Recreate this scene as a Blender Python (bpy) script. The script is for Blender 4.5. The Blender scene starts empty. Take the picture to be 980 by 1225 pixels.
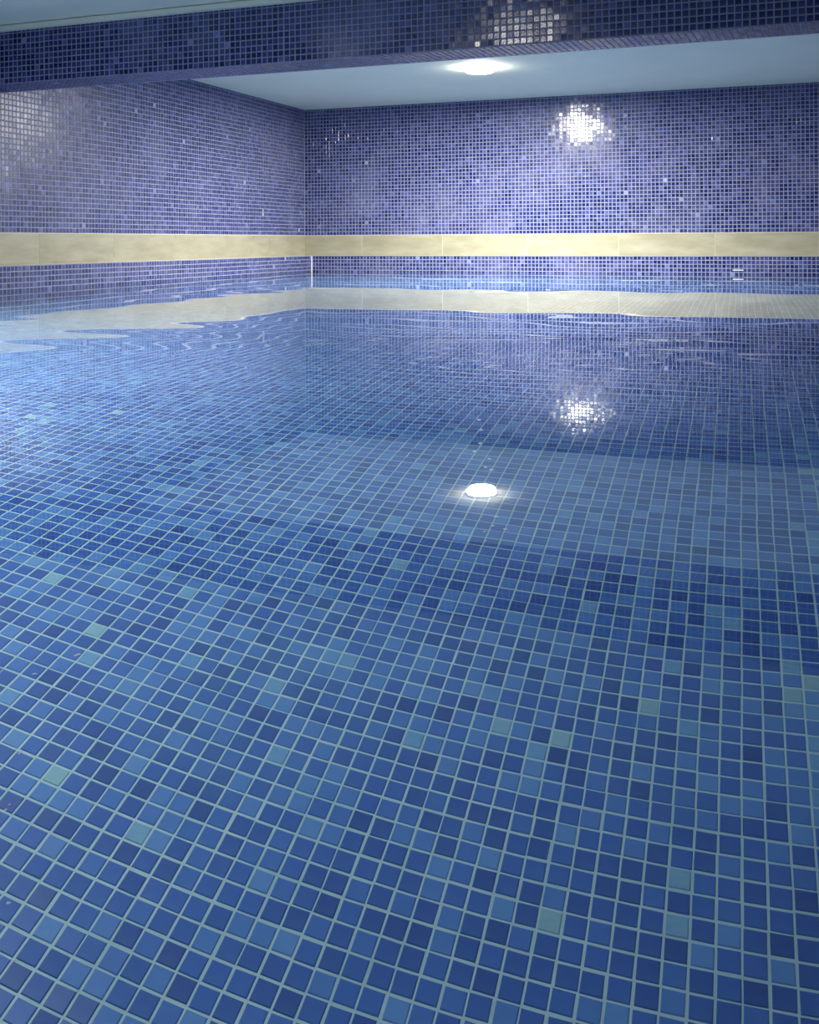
import bpy, math, random
import numpy as np
from mathutils import Matrix, Vector

# ------------------------------------------------------------------ camera, light, exposure
S = bpy.context.scene
C = S.collection
WATER = 0.98                      # water surface above the pool floor
EYE = WATER + 0.229               # the camera hangs just over the water
F = 1260.0                        # focal length in pixels of the 980 x 1225 frame
YAW = math.radians(17.53)         # camera turned to the left of the pool's long axis
HORIZON = 289.0

cd = bpy.data.cameras.new('camera')
cam = bpy.data.objects.new('camera', cd); C.objects.link(cam)
cd.sensor_fit = 'HORIZONTAL'; cd.sensor_width = 36.0
cd.lens = 36.0 * F / 980.0
cd.shift_y = -(612.5 - HORIZON) / 980.0
cd.clip_start = 0.02
cam.location = (0, 0, EYE)
cam.rotation_euler = (Matrix.Rotation(YAW, 3, 'Z') @ Matrix.Rotation(math.pi / 2, 3, 'X') @ Matrix.Rotation(math.radians(-0.25), 3, 'Z')).to_euler()
S.camera = cam

w = bpy.data.worlds.new('world'); S.world = w; w.use_nodes = True
w.node_tree.nodes['Background'].inputs[0].default_value = (0.5, 0.6, 0.8, 1)
w.node_tree.nodes['Background'].inputs[1].default_value = 0.0

S.view_settings.view_transform = 'Standard'
S.view_settings.look = 'None'
S.view_settings.gamma = 1.0
S.view_settings.use_curve_mapping = False
S.view_settings.exposure = 0.0

POOL_LAMP = 165.0                 # watts of the lamp in view
HALL_LAMP = 44.0
FILL_LAMP = 108.0                  # hall lamps before the beam; this one unseen, added to brighten the floor
LAMP_TINT = (1.0, 0.97, 0.90)

# ------------------------------------------------------------------ helpers
rng = np.random.default_rng(7)
random.seed(7)

def world(xc, yc):
    """camera-aligned ground coordinates -> scene"""
    c, s = math.cos(YAW), math.sin(YAW)
    return np.array([xc * c - yc * s, xc * s + yc * c])

def heading(deg):
    """a direction turned DEG to the right of the camera's axis"""
    a = math.radians(deg)
    return world(math.sin(a), math.cos(a))

def tag(o, label=None, cat=None, group=None, kind=None):
    for k, v in (('label', label), ('category', cat), ('group', group), ('kind', kind)):
        if v: o[k] = v
    return o

def raw_mesh(name, verts, loops, sizes, tone=None, smooth=False):
    verts = np.asarray(verts, dtype=np.float32); loops = np.asarray(loops, dtype=np.int32)
    sizes = np.asarray(sizes, dtype=np.int32)
    m = bpy.data.meshes.new(name)
    m.vertices.add(len(verts)); m.vertices.foreach_set('co', verts.ravel())
    m.loops.add(len(loops)); m.loops.foreach_set('vertex_index', loops)
    m.polygons.add(len(sizes))
    st = np.zeros(len(sizes), dtype=np.int32); st[1:] = np.cumsum(sizes)[:-1]
    m.polygons.foreach_set('loop_start', st); m.polygons.foreach_set('loop_total', sizes)
    m.polygons.foreach_set('use_smooth', np.full(len(sizes), smooth))
    if tone is not None:
        at = m.attributes.new('tone', 'FLOAT', 'FACE')
        at.data.foreach_set('value', np.asarray(tone, dtype=np.float32))
    m.update(calc_edges=True)
    return m

def link(name, mesh, mat, parent=None):
    o = bpy.data.objects.new(name, mesh); C.objects.link(o)
    if mat and not mesh.materials: mesh.materials.append(mat)
    if parent: o.parent = parent
    return o

BOXF = [(0, 3, 2, 1), (4, 5, 6, 7), (0, 1, 5, 4), (1, 2, 6, 5), (2, 3, 7, 6), (3, 0, 4, 7)]
def prism(name, foot, z0, z1, mat, parent=None):
    """upright block over a four-cornered footprint (counter-clockwise)"""
    v = [(*p, z0) for p in foot] + [(*p, z1) for p in foot]
    m = bpy.data.meshes.new(name); m.from_pydata([tuple(map(float, a)) for a in v], [], BOXF); m.update()
    return link(name, m, mat, parent)

# ------------------------------------------------------------------ materials
def nodes(name):
    m = bpy.data.materials.new(name); m.use_nodes = True
    nt = m.node_tree; return m, nt, nt.nodes, nt.links, nt.nodes['Principled BSDF']

def ramp(N, stops):
    r = N.new('ShaderNodeValToRGB'); e = r.color_ramp.elements
    while len(e) < len(stops): e.new(0.5)
    for k, (p, c) in zip(e, stops): k.position = p; k.color = (*c, 1)
    return r

def glass_tile_material(name, stops, rough=0.16, film=0.0, film_col=(0.4, 0.5, 0.6), wavy=0.0):
    m, nt, N, L, P = nodes(name)
    a = N.new('ShaderNodeAttribute'); a.attribute_name = 'tone'
    tc = N.new('ShaderNodeTexCoord')
    cloud = N.new('ShaderNodeTexNoise'); cloud.inputs['Scale'].default_value = 160
    L.new(tc.outputs['Object'], cloud.inputs['Vector'])
    add = N.new('ShaderNodeMath'); add.operation = 'MULTIPLY_ADD'; add.inputs[1].default_value = 0.10
    L.new(cloud.outputs['Fac'], add.inputs[0]); L.new(a.outputs['Fac'], add.inputs[2])
    sub = N.new('ShaderNodeMath'); sub.operation = 'SUBTRACT'; sub.inputs[1].default_value = 0.05
    L.new(add.outputs[0], sub.inputs[0])
    r = ramp(N, stops); L.new(sub.outputs[0], r.inputs['Fac'])
    col = r.outputs['Color']
    if film:
        # thin chalk film left on the tiles in soft patches
        pn = N.new('ShaderNodeTexNoise'); pn.inputs['Scale'].default_value = 2.6; pn.inputs['Detail'].default_value = 6
        pn.inputs['Roughness'].default_value = 0.65
        L.new(tc.outputs['Object'], pn.inputs['Vector'])
        mr = N.new('ShaderNodeMapRange'); mr.inputs['From Min'].default_value = 0.48; mr.inputs['From Max'].default_value = 0.75
        mr.inputs['To Max'].default_value = film
        L.new(pn.outputs['Fac'], mr.inputs['Value'])
        mx = N.new('ShaderNodeMix'); mx.data_type = 'RGBA'
        L.new(mr.outputs['Result'], mx.inputs['Factor']); L.new(col, mx.inputs[6]); mx.inputs[7].default_value = (*film_col, 1)
        col = mx.outputs[2]
    L.new(col, P.inputs['Base Color'])
    P.inputs['Roughness'].default_value = rough
    P.inputs['IOR'].default_value = 1.52
    if wavy:
        # pressed glass: each tile is a little uneven
        wn = N.new('ShaderNodeTexNoise'); wn.inputs['Scale'].default_value = 130; wn.inputs['Detail'].default_value = 2
        L.new(tc.outputs['Object'], wn.inputs['Vector'])
        bp = N.new('ShaderNodeBump'); bp.inputs['Strength'].default_value = wavy; bp.inputs['Distance'].default_value = 0.001
        L.new(wn.outputs['Fac'], bp.inputs['Height']); L.new(bp.outputs[0], P.inputs['Normal'])
    return m

def grout_material(name, c0, c1, scale=30):
    m, nt, N, L, P = nodes(name)
    tc = N.new('ShaderNodeTexCoord'); n = N.new('ShaderNodeTexNoise')
    n.inputs['Scale'].default_value = scale; n.inputs['Detail'].default_value = 5
    L.new(tc.outputs['Object'], n.inputs['Vector'])
    r = ramp(N, [(0.3, c0), (0.7, c1)]); L.new(n.outputs['Fac'], r.inputs['Fac'])
    L.new(r.outputs['Color'], P.inputs['Base Color']); P.inputs['Roughness'].default_value = 0.8
    return m

WALL_TONES = [(0.0, (0.008, 0.012, 0.075)), (0.45, (0.022, 0.034, 0.145)), (0.75, (0.055, 0.075, 0.235)),
              (0.9, (0.13, 0.16, 0.38)), (1.0, (0.42, 0.44, 0.56))]
FLOOR_TONES = [(0.0, (0.022, 0.064, 0.29)), (0.45, (0.046, 0.130, 0.46)), (0.75, (0.105, 0.245, 0.58)),
               (0.9, (0.17, 0.36, 0.60)), (1.0, (0.32, 0.52, 0.54))]
M_WALLTILE = glass_tile_material('violet_glass_tile', WALL_TONES, 0.16, 0.35, (0.30, 0.31, 0.50), 0.25)
M_DULLTILE = glass_tile_material('worn_violet_tile', WALL_TONES, 0.36, 0.22, (0.30, 0.31, 0.50), 0.2)
M_FLOORTILE = glass_tile_material('blue_glass_tile', FLOOR_TONES, 0.22, 0.25, (0.16, 0.36, 0.46))
M_GROUT = grout_material('lavender_grout', (0.23, 0.24, 0.345), (0.31, 0.32, 0.42))
M_FLOORGROUT = grout_material('pale_grout', (0.38, 0.54, 0.58), (0.50, 0.64, 0.66), 9)
M_PLASTER = grout_material('painted_plaster', (0.84, 0.85, 0.68), (0.89, 0.89, 0.72), 3)
M_JOINT = grout_material('cream_joint', (0.50, 0.47, 0.36), (0.56, 0.53, 0.42))
M_CAULK = grout_material('white_sealant', (0.75, 0.75, 0.78), (0.8, 0.8, 0.82))

def stone_material():
    m, nt, N, L, P = nodes('cream_stone')
    tc = N.new('ShaderNodeTexCoord'); oi = N.new('ShaderNodeObjectInfo')
    mp = N.new('ShaderNodeMapping'); mp.inputs['Scale'].default_value = (2.2, 2.2, 9)
    av = N.new('ShaderNodeVectorMath'); av.operation = 'ADD'
    sc = N.new('ShaderNodeMath'); sc.operation = 'MULTIPLY'; sc.inputs[1].default_value = 40
    L.new(oi.outputs['Random'], sc.inputs[0])
    L.new(tc.outputs['Object'], av.inputs[0]); L.new(sc.outputs[0], av.inputs[1])
    L.new(av.outputs[0], mp.inputs['Vector'])
    n = N.new('ShaderNodeTexNoise'); n.inputs['Scale'].default_value = 2.0; n.inputs['Detail'].default_value = 6; n.inputs['Roughness'].default_value = 0.6
    L.new(mp.outputs[0], n.inputs['Vector'])
    r = ramp(N, [(0.25, (0.28, 0.26, 0.165)), (0.5, (0.35, 0.325, 0.22)), (0.75, (0.42, 0.395, 0.29))])
    L.new(n.outputs['Fac'], r.inputs['Fac']); L.new(r.outputs['Color'], P.inputs['Base Color'])
    P.inputs['Roughness'].default_value = 0.35
    return m
M_STONE = stone_material()

def water_material():
    m = bpy.data.materials.new('pool_water'); m.use_nodes = True
    nt = m.node_tree; N, L = nt.nodes, nt.links
    for n in list(N): N.remove(n)
    out = N.new('ShaderNodeOutputMaterial'); mix = N.new('ShaderNodeMixShader'); fr = N.new('ShaderNodeFresnel')
    rf = N.new('ShaderNodeBsdfRefraction'); gl = N.new('ShaderNodeBsdfGlossy')
    fr.inputs['IOR'].default_value = 1.333
    rf.inputs['IOR'].default_value = 1.333; rf.inputs['Roughness'].default_value = 0.0
    rf.inputs['Color'].default_value = (0.87, 0.96, 0.99, 1)
    gl.inputs['Roughness'].default_value = 0.0; gl.inputs['Color'].default_value = (1, 1, 1, 1)
    L.new(fr.outputs[0], mix.inputs[0]); L.new(rf.outputs[0], mix.inputs[1]); L.new(gl.outputs[0], mix.inputs[2])
    # the water is a little cloudy
    df = N.new('ShaderNodeBsdfDiffuse'); df.inputs['Color'].default_value = (0.30, 0.54, 0.82, 1)
    cl = N.new('ShaderNodeMixShader'); cl.inputs[0].default_value = 0.033
    L.new(mix.outputs[0], cl.inputs[1]); L.new(df.outputs[0], cl.inputs[2])
    L.new(cl.outputs[0], out.inputs['Surface'])
    return m
M_WATER = water_material()

def metal_material():
    m, nt, N, L, P = nodes('white_enamel'); P.inputs['Base Color'].default_value = (0.8, 0.8, 0.78, 1)
    P.inputs['Roughness'].default_value = 0.35
    return m
M_ENAMEL = metal_material()

def glow_material(strength):
    m, nt, N, L, P = nodes('lit_diffuser'); P.inputs['Base Color'].default_value = (0.9, 0.9, 0.9, 1)
    P.inputs['Emission Color'].default_value = (*LAMP_TINT, 1); P.inputs['Emission Strength'].default_value = strength
    return m
M_GLOW = glow_material(95.0)
M_GLOW_DIM = glow_material(40.0)

# ------------------------------------------------------------------ mosaic
PITCH = 0.0265
def tones(n):
    """how light each tile is: mostly dark and mid blues, a few pale ones"""
    t = np.clip(rng.normal(0.38, 0.21, n), 0.02, 0.72)
    light = rng.random(n)
    t = np.where(light > 0.90, rng.uniform(0.6, 0.82, n), t)
    t = np.where(light > 0.994, rng.uniform(0.86, 0.97, n), t)
    return t

def mosaic(name, origin, u, v, n, width, height, mat, parent, tile=0.0218, pitch=PITCH, thick=0.0011, bevel=0.0011,
           tilt=0.013, skip=None, cull=None, tone_fix=None, seam=0.0):
    """one mesh of bevelled glass tiles on a plane; u, v, n are unit vectors, skip a set of (i, j) left out"""
    origin, u, v, n = (np.asarray(a, float) for a in (origin, u, v, n))
    nu, nv = int(width / pitch), int(height / pitch)
    I, J = np.meshgrid(np.arange(nu), np.arange(nv), indexing='ij'); I = I.ravel(); J = J.ravel()
    keep = np.ones(len(I), bool)
    if skip: keep &= np.array([(i, j) not in skip for i, j in zip(I, J)])
    if cull is not None: keep &= cull(I, J)
    t = tones(len(I))
    if tone_fix is not None: t = tone_fix(I, J, t)
    # factory sheets of 12 x 12 tiles sit slightly off one another
    si, sj = I // 12, J // 12
    off = rng.normal(0, 0.00055, (nu // 12 + 1, nv // 12 + 1, 2))[si, sj]
    off = off + rng.normal(0, 0.0004, off.shape)
    off = np.clip(off, -0.0007, 0.0007)
    tl = rng.normal(0, tilt, (len(I), 2)) + rng.normal(0, tilt * .8, (nu // 6 + 1, nv // 6 + 1, 2))[I // 6, J // 6]
    I, J, t, off, tl = I[keep], J[keep], t[keep], off[keep], tl[keep]
    cu = (I + 0.5) * pitch + I // 12 * seam + off[:, 0]; cv = (J + 0.5) * pitch + off[:, 1]
    h = tile / 2; g = h - bevel
    cs = np.array([(-1, -1), (1, -1), (1, 1), (-1, 1)], float)
    lo = cs * h; hi = cs * g
    V = np.zeros((len(I), 8, 3))
    for k in range(4):
        a, b = lo[k]; V[:, k] = origin + (cu + a)[:, None] * u + (cv + b)[:, None] * v
        a, b = hi[k]; z = thick + tl[:, 0] * a + tl[:, 1] * b
        V[:, 4 + k] = origin + (cu + a)[:, None] * u + (cv + b)[:, None] * v + z[:, None] * n
    f = np.array([4, 5, 6, 7, 0, 1, 5, 4, 1, 2, 6, 5, 2, 3, 7, 6, 3, 0, 4, 7])
    if np.dot(np.cross(u, v), n) < 0: f = f.reshape(5, 4)[:, ::-1].ravel()
    loops = (np.arange(len(I))[:, None] * 8 + f).ravel()
    m = raw_mesh(name, V.reshape(-1, 3), loops, np.full(len(I) * 5, 4), np.repeat(t, 5))
    o = link(name, m, mat, parent)
    o['kind'] = 'stuff'
    return o

def tile_mesh(t, tile=0.0218, thick=0.0011, bevel=0.0011):
    h = tile / 2; g = h - bevel
    cs = [(-1, -1), (1, -1), (1, 1), (-1, 1)]
    v = [(a * h, b * h, 0) for a, b in cs] + [(a * g, b * g, thick) for a, b in cs]
    return raw_mesh('tile', v, [4, 5, 6, 7, 0, 1, 5, 4, 1, 2, 6, 5, 2, 3, 7, 6, 3, 0, 4, 7], [4] * 5, [t] * 5)

# ------------------------------------------------------------------ plan of the pool
corner = world(-0.8036, 8.10)                     # where the left and back walls meet
along = heading(19.8)                             # the left wall runs this way (away from the camera)
back = heading(21.0 + 90)                         # the back wall runs this way (to the right)
CEIL = EYE + 1.015
CEIL_FRONT = EYE + 0.985
BAND_TOP, BAND_LOW = EYE + 0.051, EYE - 0.106
LEDGE = 0.055                                     # the left wall steps out under the band
RIGHT_X, FRONT_Y = 1.00, -1.25
HALL_TOP = EYE + 1.32

def left_at(y, off=0.0):                          # point of the left wall at a given y
    nrm = np.array([along[1], -along[0]])
    p = corner + nrm * off
    return p + along * ((y - p[1]) / along[1])
def back_at(x): return corner + back * ((x - corner[0]) / back[0])
left_n = np.array([along[1], -along[0]]); back_n = np.array([back[1], -back[0]])
if back_n[1] > 0: back_n = -back_n
v3 = lambda p, z: np.array([p[0], p[1], z])
UP = np.array([0, 0, 1.0])

# ---- floor
fl = left_at(FRONT_Y); bk_r = back_at(RIGHT_X)
floor = prism('floor', [(-4.2, FRONT_Y - 0.3), (RIGHT_X + 0.3, FRONT_Y - 0.3), (RIGHT_X + 0.3, 8.0), (-4.2, 8.0)], -0.12, 0.0, M_FLOORGROUT)
tag(floor, 'blue mosaic pool floor seen through the water', kind='structure')

# ---- walls
def wall(name, foot, z1, mat, label):
    o = prism(name, foot, 0.0, z1, mat); tag(o, label, kind='structure'); return o
t = 0.2
a0, a1 = left_at(FRONT_Y - 0.3), corner
wall_left = wall('wall_left', [a0 - left_n * t, a0, a1 + along * t, a1 + along * t - left_n * t], HALL_TOP, M_GROUT,
                 'left pool wall of violet blue mosaic tiles')
b0, b1 = corner, back_at(RIGHT_X + 0.2)
wall_back = wall('wall_back', [b0, b1, b1 - back_n * t, b0 - back_n * t], HALL_TOP, M_GROUT,
                 'back pool wall of violet blue mosaic tiles')
wall_right = wall('wall_right', [(RIGHT_X, FRONT_Y - 0.3), (RIGHT_X + t, FRONT_Y - 0.3), (RIGHT_X + t, 7.6), (RIGHT_X, 7.6)], HALL_TOP, M_GROUT,
                  'right pool wall of violet blue mosaic tiles')
# the pool's near edge and the hall behind it
wall_front = wall('wall_front', [(-4.0, FRONT_Y - 0.2), (RIGHT_X, FRONT_Y - 0.2), (RIGHT_X, FRONT_Y), (-4.0, FRONT_Y)], WATER + 0.10, M_GROUT,
                  'near edge of the pool in blue mosaic')

def left_tiles():
    # above the band
    L = 9.1
    o = corner - along * L
    mosaic('tile_field', v3(o, BAND_TOP), np.append(along, 0), UP, np.append(left_n, 0), L - 0.004, CEIL - BAND_TOP + 0.02, M_DULLTILE, wall_left)
    # below the band the wall steps out
    step = prism('lower_wall', [o - along * .2, o - along * .2 + left_n * LEDGE, corner + along * .05 + left_n * LEDGE, corner + along * .05], 0.0, BAND_LOW, M_GROUT, wall_left)
    nrows = int(BAND_LOW / PITCH)
    mosaic('tile_field', v3(o + left_n * LEDGE, BAND_LOW - nrows * PITCH - 0.001), np.append(along, 0), UP, np.append(left_n, 0), L - 0.004, BAND_LOW, M_DULLTILE, step)
    seal = prism('corner_sealant', [corner + left_n * LEDGE + back_n * .001, corner + left_n * (LEDGE + .007) + back_n * .001,
                                    corner + left_n * (LEDGE + .007) + back_n * .006, corner + left_n * LEDGE + back_n * .006], 0.0, BAND_LOW - .002, M_CAULK, wall_back)
left_tiles()

def back_tiles():
    W = np.linalg.norm(back_at(RIGHT_X) - corner)
    mosaic('tile_field', v3(corner, BAND_TOP), np.append(back, 0), UP, np.append(back_n, 0), W, CEIL - BAND_TOP + 0.02, M_WALLTILE, wall_back)
    nrows = int(BAND_LOW / PITCH)
    mosaic('tile_field', v3(corner + back * (LEDGE + .008), BAND_LOW - nrows * PITCH - 0.001), np.append(back, 0), UP, np.append(back_n, 0), W - LEDGE, BAND_LOW, M_WALLTILE, wall_back)
    c = back_at(world((883 - 490) / F * 6.9, 6.9)[0])
    prism('white_strip', [c - back * .034 + back_n * .004, c + back * .034 + back_n * .004, c + back * .034 + back_n * .0075, c - back * .034 + back_n * .0075][::-1], WATER + .028, WATER + .034, M_CAULK, wall_back)  # short white strip on the wall just above the waterline
back_tiles()
mosaic('tile_field', (RIGHT_X, FRONT_Y, 0.0), (0, 1, 0), UP, (-1, 0, 0), 8.6, CEIL, M_WALLTILE, wall_right)
mosaic('tile_field', (-3.6, FRONT_Y, 0.0), (1, 0, 0), UP, (0, 1, 0), 4.5, WATER + 0.09, M_WALLTILE, wall_front)

# ---- the cream stone band, laid in long pieces
def band(name, start, d, n, joints, label):
    root = None
    zc = (BAND_TOP + BAND_LOW) / 2
    root = prism(name, [start + d * joints[0], start + d * joints[-1], start + d * joints[-1] + n * .0036, start + d * joints[0] + n * .0036] if np.cross(d, n) > 0 else
                 [start + d * joints[0] + n * .0036, start + d * joints[-1] + n * .0036, start + d * joints[-1], start + d * joints[0]],
                 BAND_LOW, BAND_TOP, M_JOINT)
    tag(root, label, kind='structure')
    H = (BAND_TOP - BAND_LOW) / 2 - 0.003
    for s0, s1 in zip(joints[:-1], joints[1:]):
        hw = (s1 - s0) / 2 - 0.0011
        b = 0.001; th = 0.0032
        cs = [(-1, -1), (1, -1), (1, 1), (-1, 1)]
        v = [(a * hw, 0, c * H) for a, c in cs] + [(a * (hw - b), th, c * (H - b)) for a, c in cs]
        m = bpy.data.meshes.new('border_tile')
        m.from_pydata(v, [], [(7, 6, 5, 4), (4, 5, 1, 0), (5, 6, 2, 1), (6, 7, 3, 2), (7, 4, 0, 3)]); m.update()
        o = link('border_tile', m, M_STONE, root)
        c = start + d * (s0 + s1) / 2 + n * .0015
        mat = Matrix((( d[0], n[0], 0, c[0]), (d[1], n[1], 0, c[1]), (0, 0, 1, zc), (0, 0, 0, 1)))
        o.matrix_world = mat
    return root
band('trim_1', corner, -along, left_n, [0.004, .62, 1.23, 1.84, 2.45, 3.06, 3.67, 4.28, 4.89, 5.5, 6.11, 6.72, 7.33, 7.94, 8.55, 9.1],
     'cream stone band running along the left mosaic wall')
band('trim_2', corner, back, back_n, [0.004, .48, 1.12, 1.76, 2.40, 3.04, 3.68, 4.15],
     'cream stone band running along the back mosaic wall')

# ---- ceiling and the tiled beam
BEAM_LOW = EYE + 0.725
bdir = heading(22.0 + 90); bn = np.array([bdir[1], -bdir[0]])
if bn[1] > 0: bn = -bn                            # towards the camera
bf = world(-490 / F * 4.81, 4.81)                 # a point of the beam's front face
BD = 0.215                                        # depth of the beam
f0, f1 = bf - bdir * 0.35, bf + bdir * 4.6
beam = prism('beam', [f0, f1, f1 - bn * BD, f0 - bn * BD], BEAM_LOW, HALL_TOP - 0.01, M_GROUT)
tag(beam, 'low ceiling beam faced in dark violet mosaic', kind='structure')

ceiling = prism('ceiling', [f0 - bn * BD * .5 - bdir * .6, f1 - bn * BD * .5 + bdir * .3, back_at(RIGHT_X) - back_n * .3 + back * .3, corner - back_n * .3 - back * .5], CEIL, CEIL + 0.1, M_PLASTER)
tag(ceiling, 'pale painted ceiling over the far end of the pool', kind='structure')
# the near ceiling rises from the top of the beam to the height of the hall
FS = 2.4
def raked(name, a, b, c, d, zl, zh, th, mat):
    v = [(*a, zl), (*b, zl), (*c, zh), (*d, zh)]; v += [(x, y, z + th) for x, y, z in v]
    m = bpy.data.meshes.new(name); m.from_pydata([tuple(map(float, q)) for q in v], [], [(0, 1, 2, 3), (7, 6, 5, 4), (4, 5, 1, 0), (5, 6, 2, 1), (6, 7, 3, 2), (7, 4, 0, 3)]); m.update()
    return link(name, m, mat)
ceiling_front = raked('ceiling_front', f0 - bdir * .3, f1, f1 + bn * FS, f0 + bn * FS - bdir * .3, CEIL_FRONT, HALL_TOP, 0.05, M_PLASTER)
tag(ceiling_front, 'pale painted ceiling on the near side of the beam', kind='structure')
ceiling_hall = prism('ceiling_hall', [(-4.4, -4.2), (3.2, -4.2), (3.2, 6.0), (-4.4, 6.0)], HALL_TOP, HALL_TOP + 0.1, M_PLASTER)
tag(ceiling_hall, 'pale painted ceiling of the hall', kind='structure')
# a thin plaster cove where the near ceiling meets the beam
cove = prism('trim_3', [f0 + bn * .03, f1 + bn * .03, f1 + bn * .001, f0 + bn * .001], CEIL_FRONT - 0.022, CEIL_FRONT, M_PLASTER)
tag(cove, 'thin plaster strip over the mosaic beam', kind='structure')

# beam tiles: the largest in view are separate pieces
BP = 0.0252
def beam_tiles():
    o3 = v3(f0, BEAM_LOW + 0.002); u = np.append(bdir, 0); n = np.append(bn, 0)
    ncol = int((4.6 + .35) / BP); nrow = int((CEIL_FRONT - BEAM_LOW) / BP)
    # columns whose bottom edge lies inside the picture, from the right edge inwards
    single = set()
    c, s = math.cos(-YAW), math.sin(-YAW)
    cols = []
    for i in range(ncol):
        p = f0 + bdir * (i + .5) * BP
        xc, yc = p[0] * c - p[1] * s, p[0] * s + p[1] * c
        if yc > 0.3 and xc / yc * F < 492: cols.append(i)
    for i in sorted(cols, reverse=True):
        p = f0 + bdir * (i + .5) * BP
        yc = p[0] * s + p[1] * c
        for j in range(nrow):
            z = BEAM_LOW + (j + .5) * BP - EYE
            if HORIZON - F * z / yc > -6 and len(single) < 300: single.add((i, j))
    mosaic('tile_field', o3, u, UP, n, ncol * BP + .001, nrow * BP + .001, M_WALLTILE, beam, tile=0.0207, pitch=BP, skip=single, tilt=0.012, seam=0.0016)
    protos = [tile_mesh(x, 0.0207) for x in (.1, .2, .3, .38, .46, .55, .68, .8)]
    for m in protos: m.materials.append(M_WALLTILE)
    base = Matrix(((u[0], 0, n[0]), (u[1], 0, n[1]), (u[2], 1, n[2])))
    for i, j in sorted(single):
        o = bpy.data.objects.new('tile', random.choices(protos, (1, 2, 3, 3, 3, 2, 1, .4))[0]); C.objects.link(o)
        o.parent = beam
        p = o3 + u * ((i + .5) * BP + i // 12 * 0.0016) + UP * (j + .5) * BP
        rot = Matrix.Rotation(random.gauss(0, .015), 3, 'X') @ Matrix.Rotation(random.gauss(0, .015), 3, 'Y')
        o.matrix_world = Matrix.Translation(p) @ (base @ rot).to_4x4()
    mosaic('tile_field', v3(f0 + bn * 0.0, BEAM_LOW) , u, np.append(-bn, 0), (0, 0, -1), ncol * BP, BD, M_WALLTILE, beam, tile=0.0207, pitch=BP)
beam_tiles()

# ---- pool floor tiles: the 300 that show largest are pieces of their own
FX0, FY0 = -PITCH * 140 - 0.0037, FRONT_Y
PHASE = 0.0152
def snell_reach():
    th = np.radians(np.linspace(1.5, 80, 4000)); s = np.cos(th) / 1.333
    return th, (EYE - WATER) / np.tan(th) + WATER * s / np.sqrt(1 - s * s)
def floor_tiles():
    nx, ny = int((RIGHT_X - FX0) / PITCH), int((7.6 - FY0) / PITCH)
    I, J = np.meshgrid(np.arange(nx), np.arange(ny), indexing='ij'); I = I.ravel(); J = J.ravel()
    X = FX0 + (I + .5) * PITCH; Y = FY0 + PHASE + (J + .5) * PITCH
    th, R = snell_reach()
    r = np.hypot(X, Y); ang = np.interp(r, R[::-1], th[::-1])
    c, s = math.cos(-YAW), math.sin(-YAW)
    xc, yc = X * c - Y * s, X * s + Y * c
    ok = yc > 0.05
    px = 490 + F * xc / np.where(ok, yc, 1); py = HORIZON + F * np.tan(ang) * r / np.where(ok, yc, 1)
    inside = ok & (px > -14) & (px < 994) & (py < 1240)
    order = np.argsort(np.where(inside, r, 1e9))[:300]
    single = {(int(I[k]), int(J[k])) for k in order}
    def cull(i, j):
        x = FX0 + (i + .5) * PITCH; y = FY0 + PHASE + (j + .5) * PITCH
        lx = corner[0] + LEDGE + along[0] / along[1] * (y - corner[1])
        by = corner[1] + back[1] / back[0] * (x - corner[0])
        return (x > lx) & (y < by)
    pale = {tuple(p) for p in PALE}
    def fix(i, j, t):
        x = FX0 + (i + .5) * PITCH; y = FY0 + PHASE + (j + .5) * PITCH
        # residue spread along the right-hand side
        res = np.exp(-((x - 0.135) / .035) ** 2 - ((y - 2.15) / .5) ** 2) * .55 + np.exp(-((x - 0.085) / .03) ** 2 - ((y - 1.42) / .16) ** 2) * .6
        t = np.clip(t + res * rng.uniform(.3, 1, len(t)), 0, .9)
        p = np.array([(a, b) in pale for a, b in zip(i, j)])
        return np.where(p, rng.uniform(.92, 1.0, len(t)), t)
    mosaic('tile_field', (FX0, FY0 + PHASE, 0), (1, 0, 0), (0, 1, 0), UP, nx * PITCH + .001, ny * PITCH + .001, M_FLOORTILE, floor,
           tile=0.0237, bevel=0.001, tilt=0.008, skip=single, cull=cull, tone_fix=fix)
    levels = (.08, .18, .27, .35, .43, .52, .64, .78)
    protos = [tile_mesh(x, 0.0237, bevel=0.001) for x in levels]
    light = [tile_mesh(x, 0.0237, bevel=0.001) for x in (.93, .98)]
    for m in protos + light: m.materials.append(M_FLOORTILE)
    for i, j in sorted(single):
        me = random.choice(light) if (i, j) in pale else random.choices(protos, (1, 2, 3, 3, 3, 2, 1.2, .8))[0]
        o = bpy.data.objects.new('tile', me); C.objects.link(o); o.parent = floor
        o.location = (FX0 + (i + .5) * PITCH + random.gauss(0, .0004), FY0 + PHASE + (j + .5) * PITCH + random.gauss(0, .0004), 0)
        o.rotation_euler = (random.gauss(0, .01), random.gauss(0, .01), random.gauss(0, .008))
PALE = [(142, 103), (142, 105), (143, 104), (145, 128), (144, 131), (113, 155), (81, 123), (80, 127), (83, 122), (87, 127), (144, 128), (145, 126), (100, 100), (105, 97), (119, 109), (135, 101), (131, 98), (128, 98), (137, 92), (137, 90), (132, 89), (109, 88), (114, 87), (142, 103)]
floor_tiles()

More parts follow.
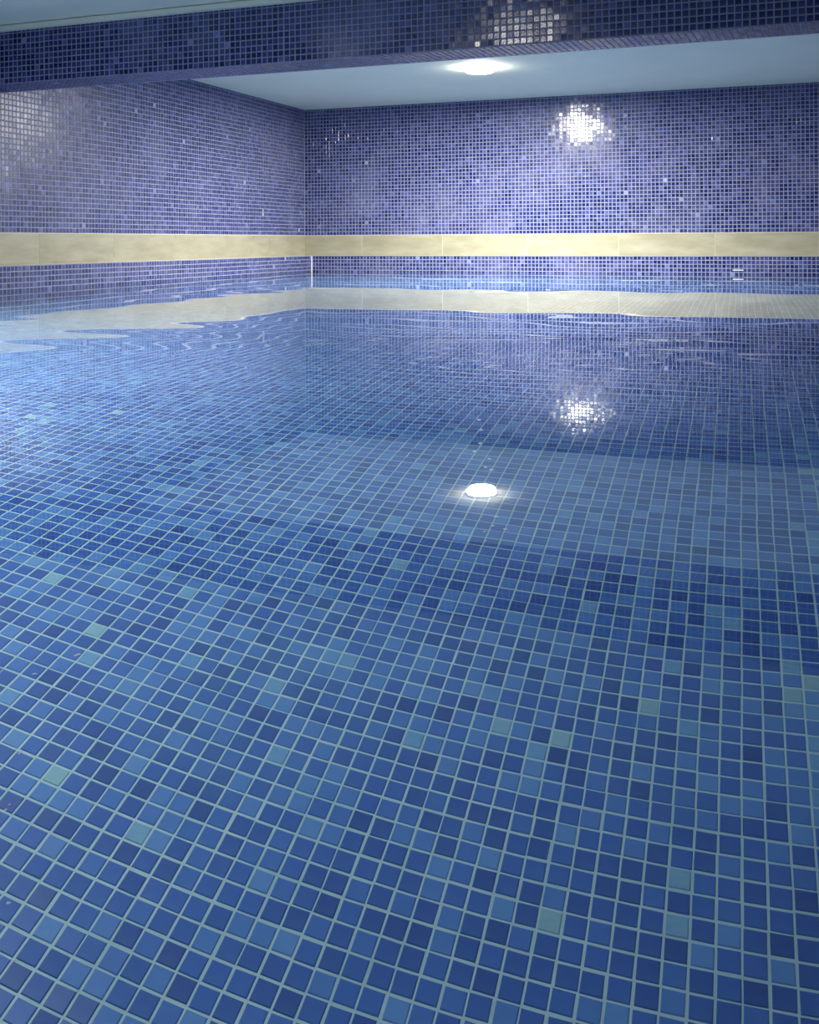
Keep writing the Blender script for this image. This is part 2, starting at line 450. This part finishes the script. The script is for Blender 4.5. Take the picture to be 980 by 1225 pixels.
# ---- water: a real surface with shallow ripples
def water():
    nu, nv = 300, 560
    A, B = left_at(FRONT_Y, LEDGE), np.array([RIGHT_X, FRONT_Y])
    D, E = left_at(corner[1] + LEDGE * back[1] / back[0], LEDGE), back_at(RIGHT_X)
    s = np.linspace(0, 1, nu)[:, None, None]; q = np.linspace(0, 1, nv)[None, :, None]
    P = (1 - s) * (1 - q) * A + s * (1 - q) * B + (1 - s) * q * D + s * q * E
    X, Y = P[..., 0], P[..., 1]
    Z = np.zeros_like(X)
    r = np.random.default_rng(11)
    for k in range(22):
        lam = math.exp(r.uniform(math.log(.30), math.log(1.5))); a = r.uniform(0, 2 * math.pi)
        Z += 0.00042 * lam / 6.283 * np.sin(6.283 / lam * (X * math.cos(a) + Y * math.sin(a)) + r.uniform(0, 6.28))
    for (xc, yc), (sx, sy), deg, lam, slope in PACKETS:
        c = world(xc, yc); fwd = heading(deg); side = np.array([fwd[1], -fwd[0]])
        p = (X - c[0]) * fwd[0] + (Y - c[1]) * fwd[1]; q = (X - c[0]) * side[0] + (Y - c[1]) * side[1]
        bow = p + 0.25 * q * q
        Z += slope * lam / 6.283 * np.sin(6.283 / lam * bow) * np.exp(-(p / sy) ** 2 - (q / sx) ** 2)
    V = np.stack([X, Y, WATER + Z], -1).reshape(-1, 3)
    i, j = np.meshgrid(np.arange(nu - 1), np.arange(nv - 1), indexing='ij'); k = (i * nv + j).ravel()
    loops = np.stack([k, k + nv, k + nv + 1, k + 1], 1).ravel()
    m = raw_mesh('water', V, loops, np.full(len(k), 4), smooth=True)
    o = link('water', m, M_WATER)
    tag(o, 'clear still pool water with faint ripples mirroring the walls', 'water', kind='stuff')
    o.cycles.is_caustics_caster = True
    return o
# (centre, half extents, direction of travel, wavelength, slope) of the ripple trains still crossing the pool
PACKETS = [((-0.95, 2.75), (.45, .42), 4, .30, .0095),
           ((-1.25, 2.50), (.55, .60), 0, 1.3, .0050),
           ((0.20, 2.30), (.34, .16), 3, .10, .0050),
           ((0.30, 2.05), (.26, .12), -6, .08, .0045),
           ((0.75, 3.6), (.7, .4), -4, .3, .0024),
           ((-0.45, 4.6), (.5, .6), 5, .35, .0024)]
water_obj = water()

# ---- specks of foam and dust on the water
SPECKS = [(0.086, 1.277), (0.079, 1.192), (0.07, 1.145), (0.083, 1.106), (0.076, 1.065), (0.081, 1.053), (0.071, 0.874), (0.066, 0.846), (0.058, 0.829), (0.075, 0.836), (0.041, 0.856), (0.057, 0.804), (0.088, 1.348), (-0.164, 0.425), (-0.164, 0.429), (-0.14, 0.365), (-0.127, 0.336), (-0.176, 0.472), (-0.185, 0.585), (-0.2, 0.559), (-0.186, 0.584), (-0.278, 0.778), (-0.083, 1.197), (-0.069, 1.207)]
def specks():
    me = bpy.data.meshes.new('floating_speck'); v = []; f = []
    for k in range(7):
        a = 2 * math.pi * k / 7
        v += [(math.cos(a), math.sin(a), 0), (.55 * math.cos(a + .3), .55 * math.sin(a + .3), .45)]
    v.append((0, 0, .62))
    for k in range(7):
        q = (k + 1) % 7; f += [(2 * k, 2 * q, 2 * q + 1, 2 * k + 1), (2 * k + 1, 2 * q + 1, 14)]
    me.from_pydata(v, [], f); me.update(); me.materials.append(M_CAULK)
    for xc, yc in SPECKS:
        o = bpy.data.objects.new('floating_speck', me); C.objects.link(o)
        p = world(xc, yc); o.location = (p[0], p[1], WATER + .0004)
        k = random.uniform(.0015, .0027) * max(.3, min(1.0, yc - .1))
        o.scale = (k * random.uniform(.8, 1.6), k, k * .6); o.rotation_euler = (0, 0, random.uniform(0, 6.28))
        tag(o, 'tiny pale speck of foam floating on the pool water', 'speck', 'specks floating on the water')
specks()

# ---- lamps
def lathe(name, prof, mat, parent, seg=48):
    v = []; f = []
    for k in range(seg):
        a = 2 * math.pi * k / seg
        for r, z in prof: v.append((r * math.cos(a), r * math.sin(a), z))
    n = len(prof)
    for k in range(seg):
        for q in range(n - 1):
            f.append((k * n + q, ((k + 1) % seg) * n + q, ((k + 1) % seg) * n + q + 1, k * n + q + 1))
    m = bpy.data.meshes.new(name); m.from_pydata(v, [], f); m.validate(); m.update()
    for p in m.polygons: p.use_smooth = True
    return link(name, m, mat, parent)

def ceiling_light(x, y, z, watts, label, glow, spread=180, can=False):
    e = bpy.data.objects.new('ceiling_light', None); C.objects.link(e); e.location = (x, y, z)
    tag(e, label, 'lamp')
    if can:                                       # can of the added fill lamp: the lit disc sits deep inside a tube
        lathe('housing', [(.078, -.03), (.078, -.105), (.088, -.105), (.092, -.09), (.092, .012)], M_ENAMEL, e)
        lathe('diffuser', [(.078, -.030), (.05, -.031), (.0001, -.031)], glow, e)
        zl = -.033
    else:
        lathe('trim_ring', [(.084, -.002), (.085, -.006), (.089, -.006), (.0915, -.003), (.092, 0), (.06, 0)], M_ENAMEL, e)
        lathe('diffuser', [(.083, -.003), (.083, -.022), (.076, -.030), (.05, -.033), (.0001, -.034)], glow, e)
        zl = -.0355
    ld = bpy.data.lights.new('ceiling_light', 'AREA'); ld.shape = 'DISK'; ld.size = 0.14
    ld.energy = watts; ld.spread = math.radians(spread); ld.color = LAMP_TINT
    ld.cycles.is_caustics_light = True
    lo = bpy.data.objects.new('lamp_glow', ld); C.objects.link(lo); lo.parent = e; lo.location = (0, 0, zl)
    return e
p = world(.414, 6.14)
ceiling_light(p[0], p[1], CEIL, POOL_LAMP, 'round white ceiling lamp lit over the far end of the pool', M_GLOW)
p = world(-1.29, 1.68)
ceiling_light(p[0], p[1], HALL_TOP, HALL_LAMP, 'round white ceiling lamp in the hall in front of the beam', M_GLOW_DIM, 166)
p = world(-1.60, 2.90)
ceiling_light(p[0], p[1], EYE + 1.20, FILL_LAMP, 'unseen fill lamp added beside the left wall to brighten the floor', M_GLOW_DIM, 120, True)  # out of view, added to lift the floor on the left

for o in bpy.data.objects:
    if o.type == 'MESH' and o.name != 'water':
        o.cycles.is_caustics_receiver = True
